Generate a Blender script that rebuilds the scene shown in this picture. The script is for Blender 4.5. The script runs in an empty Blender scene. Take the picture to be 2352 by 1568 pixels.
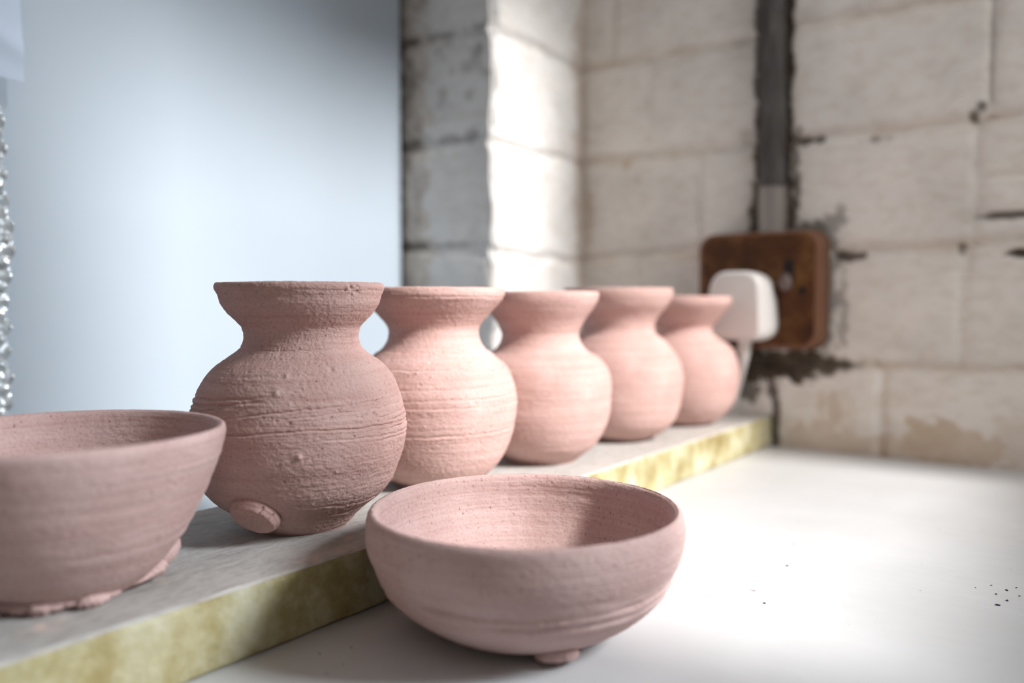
import bpy, math
import numpy as np
from mathutils import Vector, Matrix

S = bpy.context.scene
COL = S.collection
RNG = np.random.default_rng(7)

# ---------------------------------------------------------------- helpers
def smoothstep(a, b, x):
    t = np.clip((x - a) / (b - a), 0, 1)
    return t * t * (3 - 2 * t)

def vnoise(x, y, seed, px=0):
    """value noise; px > 0 makes it periodic in x with that period"""
    r = np.random.default_rng(seed)
    n = 256
    g = r.random((n, n)) * 2 - 1
    xi = np.floor(x).astype(int); yi = np.floor(y).astype(int)
    fx = x - xi; fy = y - yi
    fx = fx * fx * (3 - 2 * fx); fy = fy * fy * (3 - 2 * fy)
    p = px if px else n
    x0 = np.mod(xi, p) % n; x1 = np.mod(xi + 1, p) % n
    y0 = yi % n; y1 = (yi + 1) % n
    return (g[x0, y0] * (1 - fx) + g[x1, y0] * fx) * (1 - fy) + (g[x0, y1] * (1 - fx) + g[x1, y1] * fx) * fy

def build(name, co, quads, mats=(), smooth=True, tris=None, midx=None, attrs=None):
    me = bpy.data.meshes.new(name)
    co = np.asarray(co, dtype=np.float32).reshape(-1, 3)
    quads = np.asarray(quads, dtype=np.int32).reshape(-1, 4)
    loops = [quads.ravel()]
    tot = [np.full(len(quads), 4, np.int32)]
    if tris is not None and len(tris):
        tris = np.asarray(tris, dtype=np.int32).reshape(-1, 3)
        loops.append(tris.ravel()); tot.append(np.full(len(tris), 3, np.int32))
    loops = np.concatenate(loops); tot = np.concatenate(tot)
    me.vertices.add(len(co)); me.vertices.foreach_set('co', co.ravel())
    me.loops.add(len(loops)); me.loops.foreach_set('vertex_index', loops)
    me.polygons.add(len(tot))
    st = np.zeros(len(tot), np.int32); st[1:] = np.cumsum(tot)[:-1]
    me.polygons.foreach_set('loop_start', st)
    me.polygons.foreach_set('loop_total', tot)
    for m in mats: me.materials.append(m)
    if midx is not None: me.polygons.foreach_set('material_index', np.asarray(midx, np.int32))
    me.update(calc_edges=True); me.validate()
    me.polygons.foreach_set('use_smooth', np.full(len(me.polygons), smooth))
    for k, v in (attrs or {}).items():
        a = me.attributes.new(k, 'FLOAT', 'POINT')
        a.data.foreach_set('value', np.asarray(v, np.float32).ravel())
    me.update()
    o = bpy.data.objects.new(name, me); COL.objects.link(o)
    return o

def parent(o, p):
    o.parent = p
    return o

def thing(o, label, cat, group=None):
    o['label'] = label; o['category'] = cat
    if group: o['group'] = group
    return o

def structure(o):
    o['kind'] = 'structure'
    return o

def grid_faces(nu, nv, wrap_v=False):
    i = np.arange(nu - 1)[:, None]
    j = np.arange(nv if wrap_v else nv - 1)[None, :]
    j1 = (j + 1) % nv
    a = i * nv + j; b = (i + 1) * nv + j; c = (i + 1) * nv + j1; d = i * nv + j1
    return np.stack([a, b, c, d], -1).reshape(-1, 4)

def bevel_box(name, lo, hi, bev, mats, seg=2, midx=None):
    import bmesh
    bm = bmesh.new()
    bmesh.ops.create_cube(bm, size=1)
    lo = Vector(lo); hi = Vector(hi)
    for v in bm.verts:
        v.co = Vector((lo[i] + (v.co[i] + .5) * (hi[i] - lo[i]) for i in range(3)))
    if bev: bmesh.ops.bevel(bm, geom=list(bm.edges), offset=bev, segments=seg, affect='EDGES', profile=.5)
    me = bpy.data.meshes.new(name); bm.to_mesh(me); bm.free()
    for m in mats: me.materials.append(m)
    if midx:
        for p in me.polygons: p.material_index = midx(p)
    for p in me.polygons: p.use_smooth = False
    o = bpy.data.objects.new(name, me); COL.objects.link(o)
    return o

# ---------------------------------------------------------------- materials
def mat(name):
    m = bpy.data.materials.new(name); m.use_nodes = True
    nt = m.node_tree; nt.nodes.clear()
    out = nt.nodes.new('ShaderNodeOutputMaterial'); b = nt.nodes.new('ShaderNodeBsdfPrincipled')
    nt.links.new(b.outputs[0], out.inputs[0])
    b.inputs['Specular IOR Level'].default_value = .2
    return m, nt, b

def N(nt, t, **k):
    n = nt.nodes.new(t)
    for a, v in k.items():
        if a.startswith('i_'): n.inputs[a[2:].replace('_', ' ')].default_value = v
        else: setattr(n, a, v)
    return n

def noise(nt, scale, detail=4, rough=.55, stretch=None, coord='Object'):
    tc = N(nt, 'ShaderNodeTexCoord')
    mp = N(nt, 'ShaderNodeMapping')
    mp.inputs['Scale'].default_value = stretch or (1, 1, 1)
    nt.links.new(tc.outputs[coord], mp.inputs[0])
    n = N(nt, 'ShaderNodeTexNoise', i_Scale=scale, i_Detail=detail, i_Roughness=rough)
    nt.links.new(mp.outputs[0], n.inputs['Vector'])
    return n

def ramp(nt, src, stops):
    r = N(nt, 'ShaderNodeValToRGB')
    e = r.color_ramp.elements
    while len(e) < len(stops): e.new(.5)
    for el, (p, c) in zip(e, stops):
        el.position = p; el.color = (*c, 1) if len(c) == 3 else c
    nt.links.new(src, r.inputs[0])
    return r

def mix(nt, fac, a, b, mode='MIX'):
    m = N(nt, 'ShaderNodeMix', data_type='RGBA', blend_type=mode)
    if isinstance(fac, (int, float)): m.inputs[0].default_value = fac
    else: nt.links.new(fac, m.inputs[0])
    for s, k in ((a, 6), (b, 7)):
        if isinstance(s, tuple): m.inputs[k].default_value = (*s, 1)
        else: nt.links.new(s, m.inputs[k])
    return m.outputs[2]

def attr(nt, name):
    return N(nt, 'ShaderNodeAttribute', attribute_name=name).outputs['Fac']

def bump(nt, b, src, strength, dist, prev=None):
    n = N(nt, 'ShaderNodeBump', i_Strength=strength, i_Distance=dist)
    nt.links.new(src, n.inputs['Height'])
    if prev is not None: nt.links.new(prev, n.inputs['Normal'])
    nt.links.new(n.outputs[0], b.inputs['Normal'])
    return n.outputs[0]

def clay(name, grain=.6, pit=560, hue=(.54, .362, .328)):
    m, nt, b = mat(name)
    b.inputs['Roughness'].default_value = .95
    b.inputs['Specular IOR Level'].default_value = .08
    big = noise(nt, 38, 4)
    streak = noise(nt, 14, 5, .6, (1, 1, 34))
    fine = noise(nt, 900, 3, .6)
    h = hue
    c1 = ramp(nt, streak.outputs['Fac'], [(.3, (h[0] * .93, h[1] * .89, h[2] * .88)), (.5, h), (.72, (h[0] * 1.05, h[1] * 1.08, h[2] * 1.09))])
    c2 = ramp(nt, big.outputs['Fac'], [(.35, (.93, .89, .88)), (.65, (1.05, 1.06, 1.06))])
    c3 = ramp(nt, fine.outputs['Fac'], [(.3, (.86, .82, .8)), (.5, (1, 1, 1))])
    pits = noise(nt, pit, 1, .4)
    c4 = ramp(nt, pits.outputs['Fac'], [(.23, (.5, .4, .37)), (.27, (1, 1, 1))])
    col = mix(nt, 1.0, c1.outputs[0], c2.outputs[0], 'MULTIPLY')
    col = mix(nt, 1.0, col, c3.outputs[0], 'MULTIPLY')
    col = mix(nt, .8, col, c4.outputs[0], 'MULTIPLY')
    nt.links.new(col, b.inputs['Base Color'])
    p = bump(nt, b, fine.outputs['Fac'], grain, .0007)
    mid = noise(nt, 260, 3, .6)
    p = bump(nt, b, mid.outputs['Fac'], grain * .7, .0012, p)
    bump(nt, b, streak.outputs['Fac'], .22, .001, p)
    return m

CLAY_ROUGH = clay('clay_rough', .45)
CLAY = clay('clay', .3)
CLAY_BOWL = clay('clay_bowl', .25, 900, (.54, .385, .362))

def wall_mat(name, warm):
    m, nt, b = mat(name)
    b.inputs['Roughness'].default_value = .75
    b.inputs['Specular IOR Level'].default_value = .15
    n1 = noise(nt, 18, 6, .6)
    base = ramp(nt, n1.outputs['Fac'], [(.3, tuple(x * .86 for x in warm)), (.55, warm), (.75, tuple(min(1, x * 1.06) for x in warm))])
    n2 = noise(nt, 60, 5, .65, (1, 1, 2.2))
    patch = ramp(nt, n2.outputs['Fac'], [(.38, (.86, .83, .79)), (.52, (1, 1, 1))])
    col = mix(nt, .6, base.outputs[0], patch.outputs[0], 'MULTIPLY')
    col = mix(nt, attr(nt, 'stain'), col, (.42, .27, .12))
    n3 = noise(nt, 90, 4, .6)
    dcol = ramp(nt, n3.outputs['Fac'], [(.3, (.045, .036, .028)), (.6, (.10, .075, .055)), (.75, (.2, .16, .13))])
    col = mix(nt, attr(nt, 'dirt'), col, dcol.outputs[0])
    nt.links.new(col, b.inputs['Base Color'])
    f = noise(nt, 300, 4, .6)
    bump(nt, b, f.outputs['Fac'], .25, .001)
    return m

WALL = wall_mat('painted_block', (.80, .75, .695))
WALL_PIER = wall_mat('painted_block_grey', (.78, .765, .745))

m, nt, b = mat('table_laminate')
b.inputs['Roughness'].default_value = .42
b.inputs['Specular IOR Level'].default_value = .35
n1 = noise(nt, 9, 5, .6)
c = ramp(nt, n1.outputs['Fac'], [(.3, (.53, .533, .53)), (.6, (.58, .583, .585))])
n2 = noise(nt, 260, 2, .5)
c2 = ramp(nt, n2.outputs['Fac'], [(.235, (.45, .40, .38)), (.26, (1, 1, 1))])
col = mix(nt, .7, c.outputs[0], c2.outputs[0], 'MULTIPLY')
nt.links.new(col, b.inputs['Base Color'])
sm = noise(nt, 40, 5, .6, (1, 5, 1))
r = ramp(nt, sm.outputs['Fac'], [(.3, (.36,) * 3), (.7, (.55,) * 3)])
nt.links.new(r.outputs[0], b.inputs['Roughness'])
bump(nt, b, noise(nt, 120, 3).outputs['Fac'], .06, .001)
TABLE = m
m, nt, b = mat('table_edge'); b.inputs['Base Color'].default_value = (.55, .5, .44, 1); b.inputs['Roughness'].default_value = .6
TABLE_EDGE = m
m, nt, b = mat('leg_steel'); b.inputs['Base Color'].default_value = (.25, .25, .26, 1); b.inputs['Roughness'].default_value = .5
STEEL = m

m, nt, b = mat('board_top')
b.inputs['Roughness'].default_value = .85
n1 = noise(nt, 22, 5, .6, (1.6, .5, 1)); n2 = noise(nt, 420, 4, .6, (1, .35, 1))
c = ramp(nt, n1.outputs['Fac'], [(.3, (.39, .372, .35)), (.5, (.485, .465, .44)), (.7, (.51, .475, .44))])
c2 = ramp(nt, n2.outputs['Fac'], [(.3, (.72, .7, .68)), (.55, (1, 1, 1))])
n3 = noise(nt, 60, 3)
c3 = ramp(nt, n3.outputs['Fac'], [(.62, (0, 0, 0)), (.72, (1, 1, 1))])
col = mix(nt, .8, c.outputs[0], c2.outputs[0], 'MULTIPLY')
col = mix(nt, c3.outputs[0], col, (.60, .48, .42))
nt.links.new(col, b.inputs['Base Color'])
bump(nt, b, n2.outputs['Fac'], .5, .0012)
BOARD_TOP = m

m, nt, b = mat('board_edge')
b.inputs['Roughness'].default_value = .6
n1 = noise(nt, 34, 5, .65); n2 = noise(nt, 14, 3, .5)
c = ramp(nt, n1.outputs['Fac'], [(.28, (.22, .155, .06)), (.45, (.35, .305, .165)), (.58, (.46, .435, .31)), (.72, (.58, .575, .50))])
c2 = ramp(nt, n2.outputs['Fac'], [(.4, (1, .93, .75)), (.6, (1, 1, .95))])
col = mix(nt, .8, c.outputs[0], c2.outputs[0], 'MULTIPLY')
nt.links.new(col, b.inputs['Base Color'])
bump(nt, b, noise(nt, 300, 4).outputs['Fac'], .5, .0012)
BOARD_EDGE = m

m, nt, b = mat('panel_paint')
b.inputs['Roughness'].default_value = .5
b.inputs['Specular IOR Level'].default_value = .3
n1 = noise(nt, 6, 3)
c = ramp(nt, n1.outputs['Fac'], [(.3, (.36, .42, .48)), (.7, (.385, .445, .505))])
nt.links.new(c.outputs[0], b.inputs['Base Color'])
bump(nt, b, noise(nt, 30, 3).outputs['Fac'], .04, .002)
PANEL = m

m, nt, b = mat('paper'); b.inputs['Base Color'].default_value = (.50, .57, .68, 1); b.inputs['Roughness'].default_value = .8
PAPER = m
m, nt, b = mat('bubble_plastic')
b.inputs['Base Color'].default_value = (.80, .85, .88, 1); b.inputs['Roughness'].default_value = .16
b.inputs['Metallic'].default_value = .65
BUBBLE = m

m, nt, b = mat('brown_bakelite')
b.inputs['Roughness'].default_value = .45
n1 = noise(nt, 42, 5, .6); n2 = noise(nt, 20, 2)
c = ramp(nt, n1.outputs['Fac'], [(.3, (.045, .016, .006)), (.5, (.085, .032, .011)), (.68, (.17, .08, .025))])
nt.links.new(c.outputs[0], b.inputs['Base Color'])
BAKELITE = m
m, nt, b = mat('brown_bakelite_rim'); b.inputs['Base Color'].default_value = (.20, .095, .055, 1); b.inputs['Roughness'].default_value = .5
BAKE_RIM = m
m, nt, b = mat('dark_switch'); b.inputs['Base Color'].default_value = (.02, .016, .014, 1); b.inputs['Roughness'].default_value = .4
SWITCH = m
m, nt, b = mat('switch_knob'); b.inputs['Base Color'].default_value = (.16, .12, .11, 1); b.inputs['Roughness'].default_value = .35
KNOB = m
m, nt, b = mat('plug_plastic'); b.inputs['Base Color'].default_value = (.80, .76, .73, 1); b.inputs['Roughness'].default_value = .35
b.inputs['Specular IOR Level'].default_value = .4
PLUG = m
m, nt, b = mat('conduit_grey')
n1 = noise(nt, 50, 5, .6, (3, 3, .6))
c = ramp(nt, n1.outputs['Fac'], [(.3, (.045, .040, .038)), (.6, (.095, .088, .084)), (.75, (.16, .15, .145))])
nt.links.new(c.outputs[0], b.inputs['Base Color']); b.inputs['Roughness'].default_value = .6
CONDUIT = m
m, nt, b = mat('conduit_bare'); b.inputs['Base Color'].default_value = (.26, .235, .215, 1); b.inputs['Roughness'].default_value = .5
b.inputs['Metallic'].default_value = .3
BARE = m
m, nt, b = mat('floor_concrete')
n1 = noise(nt, 5, 6); c = ramp(nt, n1.outputs['Fac'], [(.3, (.28, .25, .22)), (.7, (.40, .37, .33))])
nt.links.new(c.outputs[0], b.inputs['Base Color']); b.inputs['Roughness'].default_value = .85
FLOOR = m
m, nt, b = mat('window_paint'); b.inputs['Base Color'].default_value = (.75, .74, .72, 1); b.inputs['Roughness'].default_value = .5
FRAME = m
m, nt, b = mat('dark_specks'); b.inputs['Base Color'].default_value = (.04, .035, .06, 1); b.inputs['Roughness'].default_value = .8
SPECK = m

# ---------------------------------------------------------------- setting
FZ = -.75            # floor; the table top is z = 0
ZT = 1.65
BW = .697            # end wall plane (y)
LW = -.425           # left reveal plane (x)
PB = .556            # pier face (y)
JZ = [-.02, .071, .163, .255, .346, .437]

def nonuni(lo, a, b, hi, fine, coarse):
    return np.unique(np.concatenate([np.arange(lo, a, coarse), np.arange(a, b, fine), np.arange(b, hi, coarse), [hi]]))

def groove(d, w):
    return np.exp(-(d / w) ** 2)

def wall_height(u, z, joints_z, verts, seed):
    """relief of a painted block wall: negative at joints"""
    wob = .0016 * vnoise(u * 45, z * 45, seed) + .0012 * vnoise(u * 130, z * 130, seed + 1)
    h = np.zeros_like(u)
    for j in joints_z:
        h -= .0036 * groove(z - j - wob * 1.3 - .004 * vnoise(u * 9, u * 0 + j * 30, seed + 2), .0042)
    for (vu, z0, z1) in verts:
        m = smoothstep(z0 - .002, z0 + .002, z) * (1 - smoothstep(z1 - .002, z1 + .002, z))
        h -= .0032 * groove(u - vu - wob, .0042) * m
    h += .0006 * vnoise(u * 22, z * 22, seed + 3) + .00025 * vnoise(u * 110, z * 110, seed + 4)
    h += .0018 * vnoise(u * 8, z * 8, seed + 5)
    return h

def blob(u, z, cu, cz, ru, rz, seed, ragged=.5):
    d = np.sqrt(((u - cu) / ru) ** 2 + ((z - cz) / rz) ** 2)
    d = d + ragged * vnoise(u * 170, z * 170, seed) + ragged * .6 * vnoise(u * 60, z * 60, seed + 1)
    return 1 - smoothstep(.7, 1.15, d)

def box_mask(u, z, u0, u1, z0, z1, seed, rag=.004):
    e = rag * vnoise(u * 120 + 3, z * 90, seed) + rag * .7 * vnoise(u * 300, z * 300, seed + 1)
    s = .0018
    return (smoothstep(u0 - s, u0 + s, u + e) * (1 - smoothstep(u1 - s, u1 + s, u + e))
            * smoothstep(z0 - s, z0 + s, z + e) * (1 - smoothstep(z1 - s, z1 + s, z + e)))

# end wall
us = nonuni(LW - .012, LW - .012, .0, .46, .0016, .06)
zs = nonuni(FZ, -.01, .47, ZT, .0018, .06)
U, Z = np.meshgrid(us, zs, indexing='ij')
vj = [(-.3525, .255, .346), (-.3625, .071, .163), (-.392, .346, .437), (-.30, .163, .255),
      (-.0800, .255, .60), (-.0870, .163, .255), (-.094, .071, .163), (-.15, -.03, .071), (.07, .163, .255), (.06, .346, .44), (.12, .255, .346)]
H = wall_height(U, Z, JZ, vj, 11)
H -= .0025 * groove(Z - .212, .004) * smoothstep(-.088, -.082, U) + .003 * groove(Z - .1835, .004) * smoothstep(-.088, -.082, U)
D = np.zeros_like(U)
def add(m, k=1.0):
    global D
    D = np.maximum(D, m * k)
add(box_mask(U, Z, -.2545, -.2225, .22, 2, 21, .0018))
add(box_mask(U, Z, -.2575, -.2200, .17, .225, 20, .0035), .95)
add(box_mask(U, Z, -.2245, -.2150, .165, .262, 22, .005), .75)
add(box_mask(U, Z, -.1975, -.1840, .078, .192, 23, .006), .55)
add(box_mask(U, Z, -.27, -.2, .055, .082, 24, .008))
add(blob(U, Z, -.212, .071, .042, .010, 25, .35), .95)
add(blob(U, Z, -.262, .047, .014, .012, 26, .4), .8)
add(box_mask(U, Z, -.2385, -.2295, -.01, .06, 27, .003), .9)
add(blob(U, Z, -.212, .2535, .016, .0035, 28, .5), .9)
add(blob(U, Z, -.176, .1575, .013, .0042, 29, .45), .95)
add(blob(U, Z, -.205, .181, .016, .006, 39, .5), .75)
add(blob(U, Z, -.155, .2485, .013, .0028, 30, .6), .6)
add(blob(U, Z, -.0905, .2575, .0035, .004, 31, .4), .8)
add(blob(U, Z, -.0855, .265, .004, .004, 32, .4), .8)
add(blob(U, Z, -.064, .1840, .021, .0030, 33, .3), .85)
add(blob(U, Z, -.056, .1565, .014, .0036, 34, .3), 1)
add(blob(U, Z, -.0955, .1605, .003, .005, 35, .4), .7)
add(groove(U + .0795, .0012) * smoothstep(.262, .27, Z), .45)
add(blob(U, Z, -.18, .113, .004, .03, 36, .5), .4)
add(blob(U, Z, -.258, .262, .007, .006, 38, .7), .3)
ST = .30 * np.clip(np.max([groove(Z - j, .005) for j in JZ], 0), 0, 1) * (.6 + .6 * vnoise(U * 40, Z * 40, 91))
ST = np.clip(ST, 0, 1)
for (cu, cz, ru, rz, k) in [(-.185, .034, .006, .012, .4), (-.195, .040, .004, .01, .3), (-.115, .016, .022, .018, .55), (-.09, .010, .035, .014, .45), (-.15, .004, .06, .012, .35), (-.2, .004, .03, .02, .3),
                            (-.06, .02, .016, .02, .2), (-.378, .251, .006, .006, .5), (-.417, .205, .006, .03, .35), (-.365, .235, .004, .004, .3),
                            (-.14, .045, .02, .008, .12), (-.175, .028, .01, .02, .15), (-.424, .3, .006, .2, .22)]:
    ST = np.maximum(ST, k * blob(U, Z, cu, cz, ru, rz, int(abs(cu) * 9000) + 3, .35))
co = np.stack([U, BW - H - D * -.0012, Z], -1)
front = grid_faces(len(us), len(zs))
wb = build('wall_back', co, front[:, ::-1], [WALL], attrs={'dirt': D, 'stain': ST})
structure(wb)

# left wall: pier face, reveal
bs = np.unique(np.concatenate([np.arange(PB, BW, .0016), [BW + .004]]))
Bg, Zg = np.meshgrid(bs, zs, indexing='ij')
H = wall_height(Bg, Zg, JZ, [], 41)
H += .002 * vnoise(Bg * 0 + 3, Zg * 40, 47) * np.exp(-((Bg - PB) / .006) ** 2)
x = LW + H - .004 * np.exp(-((Bg - PB) / .0022) ** 2)
st = .35 * blob(Bg, Zg, .693, .2, .012, .3, 44, .4)
rev = np.stack([x, Bg, Zg], -1)
ps = np.unique(np.concatenate([np.arange(-.56, LW, .0016), [LW]]))
Pg, Zp = np.meshgrid(ps, zs, indexing='ij')
JP = [z + .006 for z in JZ]
H = wall_height(Pg, Zp, JP, [], 51)
edge = .003 * vnoise(Zp * 35, Zp * 0 + 7, 52) + .002 * vnoise(Zp * 110, Zp * 0 + 9, 53)
pier = np.stack([Pg + edge * smoothstep(-.45, LW, Pg), PB - H + .003 * np.exp(-((Pg - LW) / .002) ** 2), Zp], -1)
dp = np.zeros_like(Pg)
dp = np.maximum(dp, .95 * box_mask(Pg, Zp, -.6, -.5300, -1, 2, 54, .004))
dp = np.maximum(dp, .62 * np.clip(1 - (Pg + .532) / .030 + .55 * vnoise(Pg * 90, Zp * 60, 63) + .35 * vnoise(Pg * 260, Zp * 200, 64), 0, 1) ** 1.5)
for j in JP:
    dp = np.maximum(dp, .75 * blob(Pg, Zp, -.525, j + .003, .022, .0045, 55, .5))
    dp = np.maximum(dp, .45 * blob(Pg, Zp, -.475, j + .002, .03, .003, 57, .8))
dp = np.maximum(dp, .5 * blob(Pg, Zp, -.442, .335, .004, .006, 58, .5))
dp = np.maximum(dp, .45 * blob(Pg, Zp, -.452, .262, .006, .006, 59, .5))
dp = np.maximum(dp, .30 * smoothstep(.15, .6, vnoise(Pg * 60, Zp * 60, 60) * .6 + vnoise(Pg * 150, Zp * 150, 61) * .5) * smoothstep(.26, .3, Zp) * (1 - smoothstep(.34, .36, Zp)))
stp = .3 * blob(Pg, Zp, -.52, .2, .02, .4, 62, .5)
nr = rev.reshape(-1, 3).shape[0]
quads = np.concatenate([grid_faces(len(bs), len(zs)), grid_faces(len(ps), len(zs))[:, ::-1] + nr])
co = np.concatenate([rev.reshape(-1, 3), pier.reshape(-1, 3)])
# recess wall behind the panel, and the pier's back
k0 = len(co)
bx = [(-.575, -.9), (-.575, PB), (-.56, PB + .003)]
extra = []
for (xx, yy) in bx: extra += [(xx, yy, FZ), (xx, yy, ZT)]
co = np.concatenate([co, np.array(extra)])
q2 = np.array([[k0, k0 + 1, k0 + 3, k0 + 2], [k0 + 2, k0 + 3, k0 + 5, k0 + 4]])
quads = np.concatenate([quads, q2[:, ::-1]])
z6 = np.zeros(6)
wl = build('wall_left', co, quads, [WALL_PIER], attrs={'dirt': np.concatenate([np.zeros(nr), dp.ravel(), z6]), 'stain': np.concatenate([st.ravel(), stp.ravel(), z6])})
structure(wl)

# right wall with its window opening
RX0, RX1 = .22, .30
WIN = dict(y0=.264, y1=.660, z0=.19, z1=.895)
def ring_wall(name, x0, x1, ya, yb, za, zb, w, m):
    v = []
    for x_ in (x0, x1):
        for (y_, z_) in ((ya, za), (yb, za), (yb, zb), (ya, zb), (w['y0'], w['z0']), (w['y1'], w['z0']), (w['y1'], w['z1']), (w['y0'], w['z1'])):
            v.append((x_, y_, z_))
    q = []
    for i in range(4):
        j = (i + 1) % 4
        q.append((i, j, 4 + j, 4 + i)); q.append((8 + i, 8 + 4 + i, 8 + 4 + j, 8 + j))
        q.append((4 + i, 4 + j, 12 + j, 12 + i)); q.append((i, 8 + i, 8 + j, j))
    return build(name, v, q, [m], smooth=False, attrs={'dirt': np.zeros(16), 'stain': np.zeros(16)})
structure(ring_wall('wall_right', RX0, RX1, -.6, BW + .02, FZ, ZT, WIN, WALL))
w = WIN
t = .018
wf = bpy.data.objects.new('window_1', None); COL.objects.link(wf); wf.location = (.28, (w['y0'] + w['y1']) / 2, w['z0']); structure(wf)
def fr(name, lo, hi):
    o = bevel_box(name, lo, hi, .002, [FRAME]); o.parent = wf
    o.matrix_parent_inverse = Matrix.Translation(-wf.location); structure(o)
fr('window_sill', (.225, w['y0'], w['z0']), (.299, w['y1'], w['z0'] + t))
fr('window_head', (.265, w['y0'], w['z1'] - t), (.29, w['y1'], w['z1']))
fr('window_jamb', (.265, w['y0'], w['z0'] + t), (.29, w['y0'] + t, w['z1'] - t))
fr('window_jamb', (.265, w['y1'] - .005, w['z0'] + t), (.29, w['y1'], w['z1'] - t))

fl = build('floor', [(-1.2, -1.6, FZ), (1.2, -1.6, FZ), (1.2, BW + .1, FZ), (-1.2, BW + .1, FZ)], [(0, 1, 2, 3)], [FLOOR], smooth=False)
structure(fl)

# ---------------------------------------------------------------- things behind the pots
pn = bevel_box('wall_panel', (-.548, -.3, -.45), (-.530, .5535, .80), .0012, [PANEL])
thing(pn, 'smooth pale blue-grey board standing upright against the wall behind the vases', 'board')

# paper sheet hanging in front of the panel
nu, nv = 40, 60
yy = np.linspace(.10, .2245, nu); ss = np.linspace(0, 1, nv)
Yg, Sg = np.meshgrid(yy, ss, indexing='ij')
zb = .2476 + .0 * Yg + .012 * smoothstep(.2245, .10, Yg)
Zs = zb + Sg * (.46 - zb)
shift = (Yg - .10) / .1245 * -.0018 * Sg
Xs = -.517 + .006 * (1 - Sg) ** 2 + .0022 * np.exp(-(((Zs - .278) - (Yg - .2) * -.55) / .007) ** 2) + .0015 * np.sin(Yg * 40 + Zs * 12)
co = np.stack([Xs, Yg + shift, Zs], -1).reshape(-1, 3)
co2 = co.copy(); co2[:, 0] -= .0003
f1 = grid_faces(nu, nv)
pp = build('paper_sheet', np.concatenate([co, co2]), np.concatenate([f1, f1[:, ::-1] + len(co)]), [PAPER])
thing(pp, 'creased white sheet of paper hanging over the left end of the pale board', 'paper')

# bubble wrap strip beside the panel
by = np.arange(.10, .2165, .0007); bz = np.arange(-.1, .262, .0007)
Yg, Zg2 = np.meshgrid(by, bz, indexing='ij')
cell = .0085
row = np.floor(Zg2 / (cell * .866))
oy = np.mod(Yg + (row % 2) * cell / 2, cell) - cell / 2
oz = np.mod(Zg2, cell * .866) - cell * .433
rr = np.sqrt(oy ** 2 + oz ** 2) / (cell * .42)
dome = np.sqrt(np.clip(1 - rr ** 2, 0, 1)) * .0030
wav = .004 * vnoise(Yg * 60, Zg2 * 45, 71) + .0022 * vnoise(Yg * 190, Zg2 * 150, 72) + .0007 * vnoise(Yg * 520, Zg2 * 480, 74)
edge = .003 * vnoise(Zg2 * 25, Zg2 * 0, 73)
tfr = (Yg - .10) / .1165
co = np.stack([-.518 + dome + wav - .004 * tfr, Yg + edge * tfr, Zg2], -1)
bw = build('bubble_wrap', co, grid_faces(len(by), len(bz)), [BUBBLE])
thing(bw, 'shiny crinkled bubble wrap hanging below the paper at the left end of the pale board', 'packaging')

# ---------------------------------------------------------------- table and board
import bmesh
tp = bpy.data.objects.new('work_table', None); COL.objects.link(tp); tp.location = (-.05, .17, FZ)
thing(tp, 'white laminate work table carrying the plank, the vases and the front bowl', 'table')
def tpart(name, lo, hi, bev, m):
    o = bevel_box(name, lo, hi, bev, [m]); o.parent = tp
    o.matrix_parent_inverse = Matrix.Translation(-tp.location)
    return o
tpart('tabletop', (-.415, -.38, -.028), (.205, .692, 0), .0015, TABLE)
tpart('edge_band', (-.415, -.382, -.0285), (.205, -.3802, -.0005), .0004, TABLE_EDGE)
for xx in (-.39, .15):
    for yy_ in (-.35, .63):
        tpart('leg', (xx, yy_, FZ), (xx + .04, yy_ + .04, -.028), .003, STEEL)
tpart('apron', (-.35, -.34, -.10), (.15, -.32, -.028), .002, STEEL)
tpart('apron', (-.35, .645, -.10), (.15, .665, -.028), .002, STEEL)

# dark specks spilt on the table, one mesh of small flakes on the table surface
bm = bmesh.new()
rs = np.random.default_rng(5)
spk = [(-.035, .400, .0011), (-.038, .392, .0008), (-.0335, .386, .0012), (-.041, .403, .0007), (-.036, .378, .0015), (-.032, .406, .0008), (-.046, .396, .0006), (-.030, .395, .0007),
       (-.120, .378, .0009), (-.112, .325, .0009), (-.214, .197, .0007), (-.219, .187, .0006), (-.205, .178, .0006), (-.206, .186, .0005)]
for (sx, sy, sr) in spk:
    bmesh.ops.create_icosphere(bm, subdivisions=1, radius=sr * .75, matrix=Matrix.Translation((sx, sy, .0002)) @ Matrix.Rotation(rs.random() * 3, 4, 'Z') @ Matrix.Diagonal((1, .6, .35, 1)))
me = bpy.data.meshes.new('paint_specks'); bm.to_mesh(me); bm.free(); me.materials.append(SPECK)
sp = bpy.data.objects.new('paint_specks', me); COL.objects.link(sp); sp.parent = tp
sp.matrix_parent_inverse = Matrix.Translation(-tp.location); sp['kind'] = 'stuff'

BT = .0251
# plank: fine strips along its length so the arris can be a little worn
ny = 500
ys = np.linspace(-.14, .694, ny)
X0, X1 = -.341, -.2362
prof = [(X0, .0008), (X0, BT - .0012), (X0 + .0012, BT), (X1 - .0016, BT), (X1 - .0004, BT - .0008), (X1, BT - .0025), (X1 + .0008, .0016), (X1 + .0004, .0006), (X1 - .002, 0), (X0 + .002, 0)]
npf = len(prof)
co = np.zeros((ny, npf, 3))
for k, (px_, pz_) in enumerate(prof):
    wv = .0006 * vnoise(ys * 60, ys * 0 + k * .35, 81) + .0004 * vnoise(ys * 220, ys * 0 + k * 1.3, 82)
    co[:, k, 0] = px_ + wv * (1 if k in (3, 4, 5) else .4)
    co[:, k, 1] = ys
    co[:, k, 2] = pz_ + (wv * .5 if k in (3, 4) else 0)
q = grid_faces(ny, npf, True)
caps = []
mi = np.tile(np.array([1, 0, 0, 0, 1, 1, 1, 1, 1, 1]), ny - 1)
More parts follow.
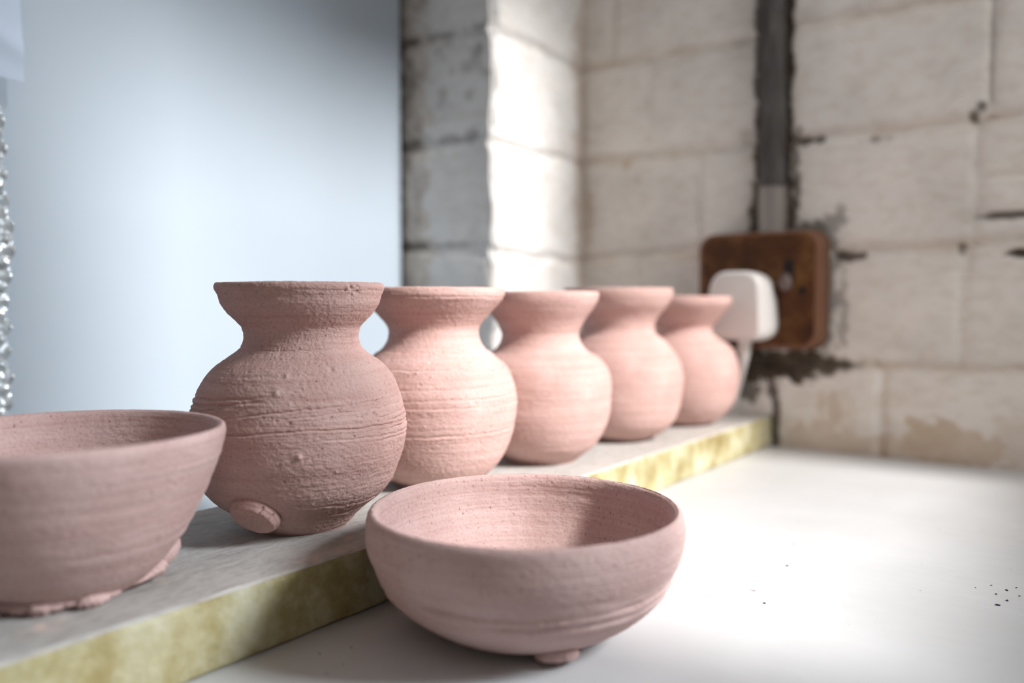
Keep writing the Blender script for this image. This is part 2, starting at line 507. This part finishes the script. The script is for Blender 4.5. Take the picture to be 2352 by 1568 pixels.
# which strip is the top: between profile points 1-2, 2-3
bo = build('wooden_plank', co, q, [BOARD_TOP, BOARD_EDGE], smooth=False, midx=np.tile(np.array([1, 0, 0, 0, 1, 1, 1, 1, 1, 1]), ny - 1))
bm = bmesh.new(); bm.from_mesh(bo.data)
bm.verts.ensure_lookup_table()
for e in (0, ny - 1):
    f = bm.faces.new([bm.verts[e * npf + k] for k in range(npf)]); f.material_index = 1
bmesh.ops.recalc_face_normals(bm, faces=bm.faces); bm.to_mesh(bo.data); bm.free()
thing(bo, 'long worn plank with grey top and olive-yellow edge lying on the white table', 'board')

# ---------------------------------------------------------------- pots
def dense(profile, n):
    """Catmull-Rom through (r, z) points, resampled evenly by length"""
    P = np.array(profile, float)
    P = np.concatenate([[2 * P[0] - P[1]], P, [2 * P[-1] - P[-2]]])
    out = []
    for i in range(1, len(P) - 2):
        t = np.linspace(0, 1, 24, endpoint=False)[:, None]
        p0, p1, p2, p3 = P[i - 1:i + 3]
        d1 = max(np.linalg.norm(p1 - p0), 1e-9) ** .5; d2 = max(np.linalg.norm(p2 - p1), 1e-9) ** .5; d3 = max(np.linalg.norm(p3 - p2), 1e-9) ** .5
        m1 = (p1 - p0) / d1 - (p2 - p0) / (d1 + d2) + (p2 - p1) / d2
        m2 = (p2 - p1) / d2 - (p3 - p1) / (d2 + d3) + (p3 - p2) / d3
        m1 *= d2; m2 *= d2
        out.append((2 * t ** 3 - 3 * t ** 2 + 1) * p1 + (t ** 3 - 2 * t ** 2 + t) * m1 + (-2 * t ** 3 + 3 * t ** 2) * p2 + (t ** 3 - t ** 2) * m2)
    out.append(P[-2][None])
    c = np.concatenate(out)
    s = np.concatenate([[0], np.cumsum(np.linalg.norm(np.diff(c, axis=0), axis=1))])
    q = np.linspace(0, s[-1], n)
    return np.stack([np.interp(q, s, c[:, 0]), np.interp(q, s, c[:, 1])], 1)

def pot(name, outer, inner, material, n_out, n_in, n_th, disp, disp_in=None, drift=None):
    """outer: (r, z) from foot to lip; inner: (r, z) from lip to the middle of the inside"""
    O = dense(outer, n_out); I = dense(inner, n_in)
    O[:, 0] = np.maximum(O[:, 0], 1e-4); I[:, 0] = np.maximum(I[:, 0], 1e-4)
    th = np.linspace(-np.pi, np.pi, n_th, endpoint=False)
    rows = []
    for A, fn, sg in ((O, disp, 1), (I, disp_in, 1)):
        tg = np.gradient(A, axis=0); tg /= np.maximum(np.linalg.norm(tg, axis=1, keepdims=True), 1e-12)
        nr_ = tg[:, 1]; nz_ = -tg[:, 0]
        T, Zz = np.meshgrid(th, A[:, 1], indexing='xy')
        d = fn(T, Zz, np.repeat(A[:, :1], n_th, 1)) if fn else 0 * T
        R_ = A[:, :1] + d * nr_[:, None]; Z_ = A[:, 1:] + d * nz_[:, None]
        rows.append(np.stack([R_ * np.cos(T), R_ * np.sin(T), Z_], -1))
    co = np.concatenate(rows)
    if drift is not None:
        off = drift(co[..., 2])
        co[..., 0] += off * .807; co[..., 1] += off * .59
    nrow = co.shape[0]
    q = grid_faces(nrow, n_th, True)[:, ::-1]
    c = co.reshape(-1, 3)
    k = len(c)
    c = np.concatenate([c, [[0, 0, co[0, :, 2].mean()]], [[0, 0, co[-1, :, 2].mean()]]])
    a = np.arange(n_th); b_ = (a + 1) % n_th
    tr = np.concatenate([np.stack([np.full(n_th, k), b_, a], 1), np.stack([np.full(n_th, k + 1), (nrow - 1) * n_th + a, (nrow - 1) * n_th + b_], 1)])
    return build(name, c, q, [material], tris=tr)

TAU = 2 * np.pi
def th01(T): return (T + np.pi) / TAU

def throwing(seed, amp, lump=.00025, fine=.00007, tilt=.0012):
    def f(T, Z, R):
        a = th01(T)
        zt = Z + tilt * np.sin(T + seed) 
        d = amp * (.6 * vnoise(a * 4, zt * 420, seed, 4) + .5 * vnoise(a * 8, zt * 1100, seed + 1, 8) + .35 * vnoise(a * 12, zt * 2200, seed + 2, 12))
        d = d + lump * (vnoise(a * 9, Z * 70, seed + 3, 9) + .5 * vnoise(a * 22, Z * 180, seed + 4, 22))
        d = d + fine * (vnoise(a * 160, Z * 900, seed + 5, 160) + .8 * vnoise(a * 250, Z * 1600, seed + 6, 250))
        return d * smoothstep(0, .003, Z)
    return f

def spots(T, Z, R, items):
    """items: (angle deg, z, radius m, height m)"""
    d = 0 * T
    for (ang, z, r, h) in items:
        dt = (np.mod(T - math.radians(ang) + np.pi, TAU) - np.pi) * R
        d = d + h * np.exp(-((dt / r) ** 2 + ((Z - z) / r) ** 2))
    return d

def grooves(T, Z, items, seed):
    """items: (list of (angle deg, z), depth, width)"""
    d = 0 * T
    a = th01(T)
    deg = np.degrees(T)
    for i, (pts, dep, wd) in enumerate(items):
        zz = np.interp(deg, [p[0] for p in pts], [p[1] for p in pts])
        zz = zz + .00025 * vnoise(a * 60, a * 0 + i, seed + i, 60) + .00015 * vnoise(a * 220, a * 0 + i, seed + 40 + i, 220)
        k = smoothstep(pts[0][0] - 6, pts[0][0] + 6, deg) * (1 - smoothstep(pts[-1][0] - 6, pts[-1][0] + 6, deg))
        k = k * (.75 + .45 * vnoise(a * 40, a * 0 + i * 2.3, seed + 80 + i, 40))
        d = d - dep * k * np.exp(-((Z - zz) / wd) ** 2) + dep * .35 * k * np.exp(-((Z - zz + wd * 2.1) / (wd * 1.2)) ** 2)
    return d

# profile of each vase (r, z); z = 0 on the plank
V1 = [(.0185, .0003), (.0195, .0), (.0203, .0009), (.0214, .0015), (.0246, .0043), (.0291, .0085), (.0350, .0130), (.0397, .0187), (.0425, .0257), (.0446, .0320), (.0456, .0385), (.0457, .0430),
      (.0452, .0470), (.0442, .0520), (.0428, .0565), (.0397, .0634), (.0350, .0690), (.0298, .0728), (.0259, .0758), (.0251, .0770), (.0243, .0790), (.0240, .0805), (.0241, .0827), (.0248, .0853), (.0268, .0876),
      (.0303, .0913), (.0329, .0953), (.0341, .0990), (.0350, .1010), (.03535, .1022), (.0350, .1034), (.0343, .1040), (.0335, .1040)]
V2 = [(.0205, .0003), (.0215, .0), (.0223, .001), (.0290, .0055), (.0345, .0110), (.0379, .0165), (.0409, .0240), (.0431, .0330), (.0441, .0432), (.0434, .0505), (.0405, .0589), (.0383, .0626), (.0312, .0684), (.0259, .0730),
      (.0237, .0790), (.0241, .0829), (.0285, .0885), (.0345, .0950), (.0372, .0985), (.0377, .1005), (.0375, .1025), (.0369, .1034), (.036, .1034)]
def sc(p, k): return [(r * k, z * k) for r, z in p]
V3 = [(.0205, .0003), (.0215, .0), (.0223, .001), (.0290, .0060), (.0335, .0098), (.0390, .0184), (.0424, .0285), (.0434, .0395), (.0434, .0470), (.0412, .0562), (.0360, .0625), (.0288, .0665), (.0244, .0721),
      (.0235, .0772), (.0262, .0835), (.0318, .0915), (.0348, .0968), (.0354, .0995), (.0353, .1014), (.0347, .1024), (.0337, .1024)]
V4 = [(.0215, .0003), (.0225, .0), (.0235, .001), (.0300, .0042), (.0349, .0075), (.0396, .0125), (.0440, .0230), (.0458, .0345), (.0459, .0450), (.0436, .0560), (.0382, .0645), (.0318, .0709), (.0268, .0750),
      (.0257, .0797), (.0277, .0858), (.0352, .0951), (.0378, .1000), (.0386, .1030), (.0385, .1056), (.0378, .1068), (.0368, .1068)]
V5 = [(.0195, .0003), (.0205, .0), (.0215, .001), (.0290, .0040), (.0335, .0085), (.0378, .0138), (.0425, .0242), (.0445, .0350), (.0445, .0440), (.0415, .0563), (.0361, .0643), (.0290, .0691), (.0233, .0745),
      (.0227, .0783), (.0289, .0862), (.0352, .0940), (.0376, .0975), (.0380, .1000), (.0378, .1025), (.0370, .1036), (.036, .1036)]
def inner_of(p, wall=.0036):
    zt = p[-1][1]
    pts = [p[-1]]
    for (r, z) in reversed(p[6:-4]):
        pts.append((max(r - wall, .004), z + .0006))
    pts += [(.014, .0062), (.004, .0055), (.0005, .0055)]
    return pts

def seal(name, par, ang, r, z, tilt, rad, thick, spin, material, seed, emblem=True):
    """pressed clay disc stuck on the pot: ang = direction round the pot, tilt = how far it faces down"""
    nr_, nt_ = 46, 128
    rr_ = np.concatenate([np.linspace(0.004, 1, nr_)]); tt = np.linspace(0, TAU, nt_, endpoint=False)
    Rg, Tg = np.meshgrid(rr_, tt, indexing='ij')
    a = Tg / TAU
    out = 1 + .03 * vnoise(a * 7, a * 0, seed, 7) + .012 * vnoise(a * 30, a * 0, seed + 1, 30)
    X = Rg * out * rad * np.cos(Tg); Y = Rg * out * rad * .93 * np.sin(Tg)
    h = thick * (1 - .08 * Rg ** 2 - .5 * smoothstep(.80, 1.0, Rg) ** 2)
    if emblem:
        for (x0, y0, x1, y1, wd, hh) in [(-.5, -.1, .1, .45, .09, -.18), (-.1, -.5, .0, .3, .1, -.22), (.05, -.55, .45, .1, .09, -.2), (-.55, -.35, -.2, .1, .08, .16), (.2, .2, .55, .45, .08, .15), (-.25, .25, .2, .62, .07, -.14)]:
            px_, py_ = X / rad, Y / rad
            L2 = (x1 - x0) ** 2 + (y1 - y0) ** 2
            s = np.clip(((px_ - x0) * (x1 - x0) + (py_ - y0) * (y1 - y0)) / L2, 0, 1)
            dd = np.hypot(px_ - x0 - s * (x1 - x0), py_ - y0 - s * (y1 - y0))
            h = h + .5 * hh * thick * np.exp(-(dd / wd) ** 2)
    h = h + .05 * thick * vnoise(X / rad * 4 + 9, Y / rad * 4 + 9, seed + 2)
    for ca in (.62, 1.15):
        dt = (np.mod(Tg - ca + np.pi, TAU) - np.pi) * Rg
        h = h - .6 * thick * np.exp(-(dt / .03) ** 2) * smoothstep(.68, .95, Rg)
    top = np.stack([X, Y, h], -1)
    sk = np.stack([X[-1] * 1.03, Y[-1] * 1.03, 0 * X[-1] + thick * .15], -1)[None]
    bot = np.stack([X[-1] * .96, Y[-1] * .96, 0 * X[-1] - thick * .9], -1)[None]
    co = np.concatenate([top, sk, bot]).reshape(-1, 3)
    nrow = nr_ + 2
    k = len(co)
    co = np.concatenate([co, [[0, 0, top[0, :, 2].mean()]], [[0, 0, -thick * .9]]])
    A = np.arange(nt_); Bq = (A + 1) % nt_
    tr = np.concatenate([np.stack([np.full(nt_, k), A, Bq], 1), np.stack([np.full(nt_, k + 1), (nrow - 1) * nt_ + Bq, (nrow - 1) * nt_ + A], 1)])
    o = build(name, co, grid_faces(nrow, nt_, True), [material], tris=tr)
    an = math.radians(ang); tl = math.radians(tilt)
    nrm = Vector((math.cos(an) * math.cos(tl), math.sin(an) * math.cos(tl), -math.sin(tl)))
    tx = Vector((-math.sin(an), math.cos(an), 0))
    ty = nrm.cross(tx)
    M = Matrix((tx, ty, nrm)).transposed().to_4x4()
    o.matrix_local = Matrix.Translation((math.cos(an) * r, math.sin(an) * r, z)) @ M @ Matrix.Rotation(math.radians(spin), 4, 'Z')
    o.parent = par
    return o

# the nearest vase, with its combed and torn belly
G1 = [([(-130, .0475), (-100, .0490), (-40, .0549), (20, .0566), (60, .0572)], .00055, .00042),
      ([(-85, .0447), (-40, .0468), (10, .0462), (50, .0455)], .0008, .0004),
      ([(-30, .0430), (20, .0417), (80, .0410)], .0005, .0004),
      ([(-45, .0515), (-20, .0529), (30, .0537), (70, .0545)], .00045, .0004),
      ([(-150, .0560), (-100, .0575), (-60, .0595)], .0006, .0005),
      ([(-150, .0530), (-100, .0548), (-60, .0580)], .0008, .0006),
      ([(-150, .0510), (-100, .0528), (-75, .0556)], .00055, .0005),
      ([(0, .0494), (30, .0500), (80, .0508)], .0006, .00045),
      ([(15, .0478), (45, .0480), (90, .0485)], .0009, .0005),
      ([(15, .0444), (45, .0442), (90, .0438)], .0009, .0005),
      ([(10, .0405), (45, .0398), (90, .0390)], .0005, .0005),
      ([(-80, .0190), (-20, .0150), (60, .0128)], .00035, .0005),
      ([(-90, .0098), (-30, .0100), (60, .0090)], .0004, .0004),
      ([(-170, .0766), (170, .0764)], .00045, .0003),
      ([(-120, .0660), (-60, .0672), (40, .0680)], .00025, .0006),
      ([(-60, .1008), (30, .1005)], .00025, .0005)]
rs = np.random.default_rng(3)
SP1 = [(-39.6, .0370, .0010, .0013), (-52, .0610, .0012, .0007), (-20, .0695, .0010, -.0006), (-48, .0672, .0008, .0006)]
for _ in range(150): SP1.append((rs.uniform(-130, 60), rs.uniform(.006, .075), rs.uniform(.00025, .0006), rs.choice([-1, 1], p=[.6, .4]) * rs.uniform(.00015, .00045)))
for _ in range(26): SP1.append((rs.uniform(-20, 60), rs.uniform(.042, .058), rs.uniform(.0004, .0008), rs.choice([-1, 1]) * rs.uniform(.0003, .0007)))
for _ in range(14): SP1.append((rs.uniform(-14, 2), rs.uniform(.099, .1035), rs.uniform(.0004, .0009), rs.choice([-1, 1]) * rs.uniform(.0003, .0006)))
b1 = throwing(100, .00009, .00022, .00009, .0008)
def d1(T, Z, R):
    return b1(T, Z, R) + grooves(T, Z, G1, 300) + spots(T, Z, R, SP1)
def drift1(z):
    return np.interp(z, [0, .005, .015, .057, .083, .103], [.0002, -.0012, -.001, 0, .0013, .0008])

def vase(name, prof, xy, seed, amp, material, n, label, extra=None, group='row of vases on the plank', drift=None, rot=0):
    bd = throwing(seed, amp)
    fn = extra or bd
    o = pot(name, prof, inner_of(prof), material, n[0], 90, n[1], fn, None, drift)
    o.location = (xy[0], xy[1], BT)
    thing(o, label, 'vase', group)
    return o

v1 = vase('clay_vase', V1, (-.2843, .2336), 100, .0002, CLAY_ROUGH, (640, 760), 'nearest unfired pink clay vase, belly scored by rough combed grooves', d1, drift=drift1)
seal('maker_seal', v1, -70, .0347, .0126, 42, .0100, .0036, -20, CLAY, 500)
S2 = [([(-170, .0705), (170, .0715)], .0003, .0005), ([(-170, .0520), (170, .0560)], .0003, .0005), ([(-150, .0470), (120, .0500)], .0003, .0004), ([(-150, .0450), (60, .0440)], .0003, .0005),
      ([(-150, .0300), (120, .0320)], .0004, .0005), ([(-150, .0985), (120, .0985)], .0003, .0005), ([(-170, .0625), (170, .0632)], .0006, .0005)]
b2 = throwing(130, .00011, .0002, .00007)
SP2 = []
for _ in range(140): SP2.append((rs.uniform(-140, 60), rs.uniform(.006, .072), rs.uniform(.0003, .0008), rs.choice([-1, 1], p=[.6, .4]) * rs.uniform(.00015, .00045)))
v2 = vase('clay_vase', V2, (-.2935, .3307), 130, .0002, CLAY, (460, 560), 'second unfired clay vase of the row, half hidden behind the nearest one', lambda T, Z, R: b2(T, Z, R) + grooves(T, Z, S2, 340) + spots(T, Z, R, SP2))
seal('maker_seal', v2, -98, .0352, .0132, 42, .0098, .0036, 30, CLAY, 520)
b3 = throwing(160, .00013, .00022, .00005)
v3 = vase('clay_vase', V3, (-.2846, .4179), 160, .0002, CLAY, (360, 460), 'third unfired clay vase, middle of the row, with squarish belly', b3)
v4 = vase('clay_vase', sc(V4, .99), (-.2865, .5188), 190, .00014, CLAY, (320, 420), 'fourth clay vase of the row, taller than its neighbours, next to the last one')
v5 = vase('clay_vase', sc(V5, .972), (-.2795, .6130), 220, .00014, CLAY, (320, 420), 'last and farthest clay vase, standing by the plug and the block wall')

# bowls
BR = [(.0250, .0003), (.0265, 0), (.0276, .0010), (.0318, .0025), (.0361, .0045), (.0437, .0095), (.0500, .0152), (.0548, .0222), (.0576, .0300), (.0586, .0360), (.0585, .0410), (.0579, .0438), (.0570, .0453), (.0560, .0457)]
BRi = [(.0560, .0457), (.0549, .0450), (.0540, .0430), (.0538, .0380), (.0525, .0300), (.0495, .0225), (.0440, .0150), (.0360, .0095), (.0250, .0068), (.0120, .0060), (.0005, .0058)]
bb = throwing(250, .00012, .00018, .00005)
GB = [([(-175, .0225), (-60, .0222), (175, .0245)], .0010, .0010), ([(-175, .0195), (-50, .0190), (175, .0205)], .0010, .0009), ([(-175, .0270), (175, .0262)], .0003, .0012), ([(-60, .0245), (60, .0262)], .0003, .0006)]
bi = throwing(270, .00012, .00012, .00006, .001)
rb = pot('clay_bowl', BR, BRi, CLAY_BOWL, 260, 260, 520, lambda T, Z, R: bb(T, Z, R) + grooves(T, Z, GB, 380) - .0006 * np.exp(-((Z - .024) / .005) ** 2), lambda T, Z, R: bi(T, Z, R) * 1.0)
rb.location = (-.1767, .2495, 0)
thing(rb, 'unfired pink clay bowl standing on the white table in front of the plank', 'bowl', 'unfired clay bowls')
seal('maker_seal', rb, -36, .0335, .0030, 72, .0078, .0024, 60, CLAY_BOWL, 540, False)

BL = [(.0180, .0003), (.0195, 0), (.0212, .0012), (.0245, .0035), (.0295, .0080), (.0340, .0135), (.0382, .0195), (.0424, .0272), (.0462, .0362), (.0490, .0438), (.0504, .0488), (.0509, .0516), (.0507, .0530), (.0501, .0538), (.0493, .0540)]
BLi = [(.0493, .0540), (.0481, .0535), (.0470, .0518), (.0452, .0459), (.0426, .0377), (.0392, .0290), (.0340, .0205), (.0262, .0135), (.0137, .0095), (.0005, .0090)]
bl = throwing(290, .00010, .00018, .00004)
lb = pot('clay_bowl', BL, BLi, CLAY_BOWL, 240, 220, 480, lambda T, Z, R: bl(T, Z, R) + grooves(T, Z, [([(-175, .0195), (175, .0205)], .0003, .001), ([(-175, .0340), (175, .0360)], .0002, .0015)], 420), lambda T, Z, R: throwing(310, .0001, .0001, .00006)(T, Z, R))
lb.location = (-.2814, .133, BT)
thing(lb, 'unfired pink clay bowl on the near end of the plank, cut by the photo edge', 'bowl', 'unfired clay bowls')
# ragged clay skirt round its foot
na, nb = 220, 14
aa = np.radians(np.linspace(-135, 100, na)); vv = np.linspace(0, 1, nb) * TAU
Ag, Vg = np.meshgrid(aa, vv, indexing='ij')
dg = np.degrees(Ag)
a01 = (Ag + np.pi) / TAU
amp = 1 + .30 * vnoise(a01 * 26, a01 * 0, 601) + .25 * vnoise(a01 * 75, a01 * 0, 602)
taper = smoothstep(-135, -110, dg) * (1 - smoothstep(88, 100, dg))
taper = taper * (1 - .72 * np.exp(-((dg - 22) / 16) ** 2))
rise = smoothstep(10, 80, dg)
R_ = .0222 + .0062 * rise + .0040 * amp * np.cos(Vg) * taper + .0004 * vnoise(Ag * 60, Vg * 2, 603)
Z_ = .0026 + .0026 * rise + .0022 * amp * np.sin(Vg) * taper + .0003 * vnoise(Ag * 80, Vg * 2, 604)
Z_ = np.maximum(Z_, .0002)
co = np.stack([R_ * np.cos(Ag), R_ * np.sin(Ag), Z_], -1)
sk = build('foot_skirt', co, grid_faces(na, nb, True), [CLAY_BOWL])
sk.parent = lb
seal('maker_seal', lb, 74, .0300, .0070, 50, .0078, .0026, 10, CLAY_BOWL, 560, False)

# ---------------------------------------------------------------- socket, plug, conduit
def rounded_slab(name, w0, h0, w1, h1, d, rad, mats, edge_r=.003, par=None, cols=(0, 1)):
    """a rounded-corner block: back (w0 x h0) at y=0, face (w1 x h1) at y=-d"""
    n = 14
    def loop(w_, h_, r_, y_):
        pts = []
        for (cx, cz, a0) in ((w_ / 2 - r_, h_ / 2 - r_, 0), (-w_ / 2 + r_, h_ / 2 - r_, 90), (-w_ / 2 + r_, -h_ / 2 + r_, 180), (w_ / 2 - r_, -h_ / 2 + r_, 270)):
            for k in range(n):
                a_ = math.radians(a0 + 90 * k / (n - 1))
                pts.append((cx + r_ * math.cos(a_), y_, cz + r_ * math.sin(a_)))
        return pts
    L = [loop(w0, h0, rad, 0)]
    for t_ in (.5, .85):
        L.append(loop(w0 + (w1 - w0) * t_ * .6, h0 + (h1 - h0) * t_ * .6, rad, -d * t_))
    for k in range(1, 6):
        a_ = k / 5 * math.pi / 2
        s = math.sin(a_); 
        wq = w0 + (w1 - w0) * (.51 + .49 * (1 - math.cos(a_))); hq = h0 + (h1 - h0) * (.51 + .49 * (1 - math.cos(a_)))
        L.append(loop(wq, hq, rad, -d * (.85 + .15 * s)))
    L.append(loop(w1 - .002, h1 - .002, rad - .001, -d))
    m_ = 4 * n
    co = np.array(L).reshape(-1, 3)
    q = grid_faces(len(L), m_, True)
    mi = [cols[1]] * len(q)
    k = len(co)
    co = np.concatenate([co, [[0, -d, 0]], [[0, 0, 0]]])
    A = np.arange(m_); Bq = (A + 1) % m_
    tr = np.concatenate([np.stack([np.full(m_, k), (len(L) - 1) * m_ + Bq, (len(L) - 1) * m_ + A], 1), np.stack([np.full(m_, k + 1), A, Bq], 1)])
    o = build(name, co, q[:, ::-1], mats, tris=tr[:, ::-1], midx=np.array(mi + [cols[0]] * len(tr)))
    if par: o.parent = par
    return o

so = bpy.data.objects.new('wall_socket', None); COL.objects.link(so)
so.location = (-.2437, BW - .003, .1312)
thing(so, 'old brown bakelite wall socket with dark switch on the painted block wall', 'socket')
rounded_slab('back_box', .108, .0985, .097, .0925, .018, .013, [BAKELITE, BAKE_RIM], par=so)
# switch: slotted recess and toggle
sw = rounded_slab('switch_slot', .0085, .024, .0078, .0235, .0012, .0038, [SWITCH], par=so, cols=(0, 0)); sw.location = (.0265, -.0178, .0125)
bm = bmesh.new()
bmesh.ops.create_uvsphere(bm, u_segments=24, v_segments=16, radius=.0055, matrix=Matrix.Translation((.0255, -.0225, .0055)) @ Matrix.Diagonal((1.0, .85, 1.2, 1)))
bmesh.ops.create_cone(bm, cap_ends=True, segments=20, radius1=.0030, radius2=.0040, depth=.007, matrix=Matrix.Translation((.0257, -.0205, .0085)) @ Matrix.Rotation(math.radians(62), 4, 'X'))
me = bpy.data.meshes.new('toggle'); bm.to_mesh(me); bm.free(); me.materials.append(KNOB)
for p in me.polygons: p.use_smooth = True
o = bpy.data.objects.new('toggle', me); COL.objects.link(o); o.parent = sw; o.location = (-.0265, .0178, -.0125)
bm = bmesh.new()
bmesh.ops.create_cone(bm, cap_ends=True, segments=24, radius1=.0032, radius2=.0026, depth=.0014, matrix=Matrix.Translation((.0375, -.0185, -.0005)) @ Matrix.Rotation(math.radians(90), 4, 'X'))
bmesh.ops.create_cube(bm, size=1, matrix=Matrix.Translation((.0375, -.0193, -.0005)) @ Matrix.Diagonal((.0045, .0004, .0007, 1)))
me = bpy.data.meshes.new('screw'); bm.to_mesh(me); bm.free(); me.materials.append(SWITCH)
o = bpy.data.objects.new('screw', me); COL.objects.link(o); o.parent = so

# plug: rounded body, narrower front face, flaring to a wide lower flank
def plug_body():
    n = 96
    L = []
    def outline(wt, wb_, h, y, r_, zc):
        # trapezoid with rounded corners: wt top width, wb_ bottom width
        P = [(-wb_ / 2, -h / 2), (wb_ / 2, -h / 2), (wt / 2, h / 2), (-wt / 2, h / 2)]
        pts = []
        for k in range(4):
            p0 = np.array(P[k - 1]); p1 = np.array(P[k]); p2 = np.array(P[(k + 1) % 4])
            u0 = (p0 - p1) / np.linalg.norm(p0 - p1); u2 = (p2 - p1) / np.linalg.norm(p2 - p1)
            rr_ = r_[k]
            a_ = p1 + u0 * rr_; c_ = p1 + u2 * rr_
            for s in np.linspace(0, 1, n // 4):
                pts.append((1 - s) ** 2 * a_ + 2 * s * (1 - s) * p1 + s * s * c_)
        return [(p[0], y * .74, p[1] + zc) for p in pts]
    ls = [(.050, .060, .056, 0, (.016, .016, .020, .020), 0.0), (.050, .0605, .0570, -.012, (.016, .016, .020, .020), 0), (.047, .056, .0570, -.021, (.014, .014, .019, .019), 0.0002),
          (.0425, .0485, .0560, -.0275, (.011, .011, .016, .016), .0005), (.0395, .0450, .0545, -.0305, (.009, .009, .014, .014), .0006), (.0370, .0425, .0520, -.0318, (.008, .008, .013, .013), .0006), (.0355, .0410, .0505, -.0322, (.008, .008, .012, .012), .0006), (.0345, .0400, .0495, -.0322, (.0075, .0075, .012, .012), .0006), (.030, .036, .044, -.0322, (.007, .007, .01, .01), .0006), (.008, .008, .008, -.0322, (.003,) * 4, .0006)]
    for a_ in ls: L.append(outline(*a_))
    m_ = len(L[0])
    co = np.array(L).reshape(-1, 3)
    k = len(co)
    co = np.concatenate([co, [[0, -.0322 * .74, .0006]], [[0, 0, 0]]])
    A = np.arange(m_); Bq = (A + 1) % m_
    tr = np.concatenate([np.stack([np.full(m_, k), (len(L) - 1) * m_ + Bq, (len(L) - 1) * m_ + A], 1), np.stack([np.full(m_, k + 1), A, Bq], 1)])
    return co, grid_faces(len(L), m_, True), tr
pl = bpy.data.objects.new('mains_plug', None); COL.objects.link(pl)
pl.location = (-.2535, BW - .0212, .1180)
thing(pl, 'white three-pin mains plug pushed into the brown wall socket', 'plug')
c_, q_, t_ = plug_body()
o = build('plug_body', c_, q_, [PLUG], tris=t_); o.parent = pl
def tube(name, pts, r0, material, par, seg=14):
    P = [Vector(p) for p in pts]
    # resample smooth
    Q = []
    for i in range(len(P) - 1):
        p0 = P[max(i - 1, 0)]; p1 = P[i]; p2 = P[i + 1]; p3 = P[min(i + 2, len(P) - 1)]
        for k in range(8):
            t = k / 8
            Q.append(.5 * ((2 * p1) + (-p0 + p2) * t + (2 * p0 - 5 * p1 + 4 * p2 - p3) * t * t + (-p0 + 3 * p1 - 3 * p2 + p3) * t ** 3))
    Q.append(P[-1])
    rings = []
    for i, p in enumerate(Q):
        d = (Q[min(i + 1, len(Q) - 1)] - Q[max(i - 1, 0)]).normalized()
        a_ = d.orthogonal().normalized(); b_ = d.cross(a_)
        if i: # keep frames aligned
            a_ = (pa - d * pa.dot(d)).normalized(); b_ = d.cross(a_)
        pa = a_
        r_ = r0(i / (len(Q) - 1)) if callable(r0) else r0
        rings.append([tuple(p + (a_ * math.cos(TAU * k / seg) + b_ * math.sin(TAU * k / seg)) * r_) for k in range(seg)])
    co = np.array(rings).reshape(-1, 3)
    k = len(co)
    co = np.concatenate([co, [tuple(Q[0])], [tuple(Q[-1])]])
    A = np.arange(seg); Bq = (A + 1) % seg; nr_ = len(rings)
    tr = np.concatenate([np.stack([np.full(seg, k), Bq, A], 1), np.stack([np.full(seg, k + 1), (nr_ - 1) * seg + A, (nr_ - 1) * seg + Bq], 1)])
    o = build(name, co, grid_faces(nr_, seg, True), [material], tris=tr)
    if par: o.parent = par
    return o
tube('cable', [(.004, -.009, -.024), (.004, -.009, -.034), (.002, -.007, -.046), (-.003, -.001, -.062), (-.009, .004, -.080), (-.014, .010, -.092)], lambda t: .0062 - .0034 * min(1, t * 1.5), PLUG, pl)

cd = tube('conduit_pipe', [(-.2358, BW - .0075, .1835), (-.2362, BW - .0075, .26), (-.2375, BW - .0078, .34), (-.2400, BW - .0075, .48), (-.2400, BW - .0075, .9)], .0105, CONDUIT, None, 24)
thing(cd, 'dark grey painted conduit running down the block wall to the brown socket', 'pipe')
cb = tube('bare_sleeve', [(-.2354, BW - .0075, .1790), (-.2355, BW - .0075, .195), (-.2358, BW - .0075, .2165)], .0114, BARE, None, 24)
cb.parent = cd; cb['label'] = 'lighter unpainted sleeve at the foot of the conduit'

# ---------------------------------------------------------------- light
wd = bpy.data.worlds.new('World'); S.world = wd; wd.use_nodes = True
wd.node_tree.nodes['Background'].inputs[0].default_value = (1.0, .94, .87, 1)
wd.node_tree.nodes['Background'].inputs[1].default_value = .05

def area(name, loc, target, sx, sy, power, color, spread=180):
    L = bpy.data.lights.new(name, 'AREA'); L.shape = 'RECTANGLE'; L.size = sx; L.size_y = sy
    L.energy = power; L.color = color; L.spread = math.radians(spread)
    o = bpy.data.objects.new(name, L); COL.objects.link(o)
    o.location = loc
    o.rotation_euler = (Vector(target) - Vector(loc)).to_track_quat('-Z', 'Y').to_euler()
    return o
area('sky_daylight', (1.7, 1.36, 1.46), (-.32, .30, .10), .84, .72, 128, (.88, .94, 1.0), 180)
area('sky_daylight_south', (1.7, -.10, 1.60), (-.10, .60, .15), 1.4, .8, 28, (.97, .98, 1.0), 180)
L = bpy.data.lights.new('sun', 'SUN'); L.energy = 6.9; L.angle = math.radians(8); L.color = (1.0, .975, .955)
o = bpy.data.objects.new('sun', L); COL.objects.link(o); o.location = (1.5, .45, 1.3)
o.rotation_euler = Vector((-.807, -.016, -.59)).to_track_quat('-Z', 'Y').to_euler()

# ---------------------------------------------------------------- camera
cam = bpy.data.cameras.new('Camera'); co_ = bpy.data.objects.new('Camera', cam); COL.objects.link(co_)
co_.location = (0, 0, .1208)
co_.rotation_euler = (math.radians(90) - math.atan(89 / 1905), 0, math.radians(36.2))
cam.sensor_width = 36; cam.sensor_fit = 'HORIZONTAL'; cam.lens = 1905 / 2352 * 36
cam.clip_start = .01
cam.dof.use_dof = True; cam.dof.focus_distance = .345; cam.dof.aperture_fstop = 4.2
S.camera = co_
S.view_settings.view_transform = 'Standard'; S.view_settings.look = 'None'
S.view_settings.exposure = -.1; S.view_settings.gamma = 1
S.view_settings.use_curve_mapping = False
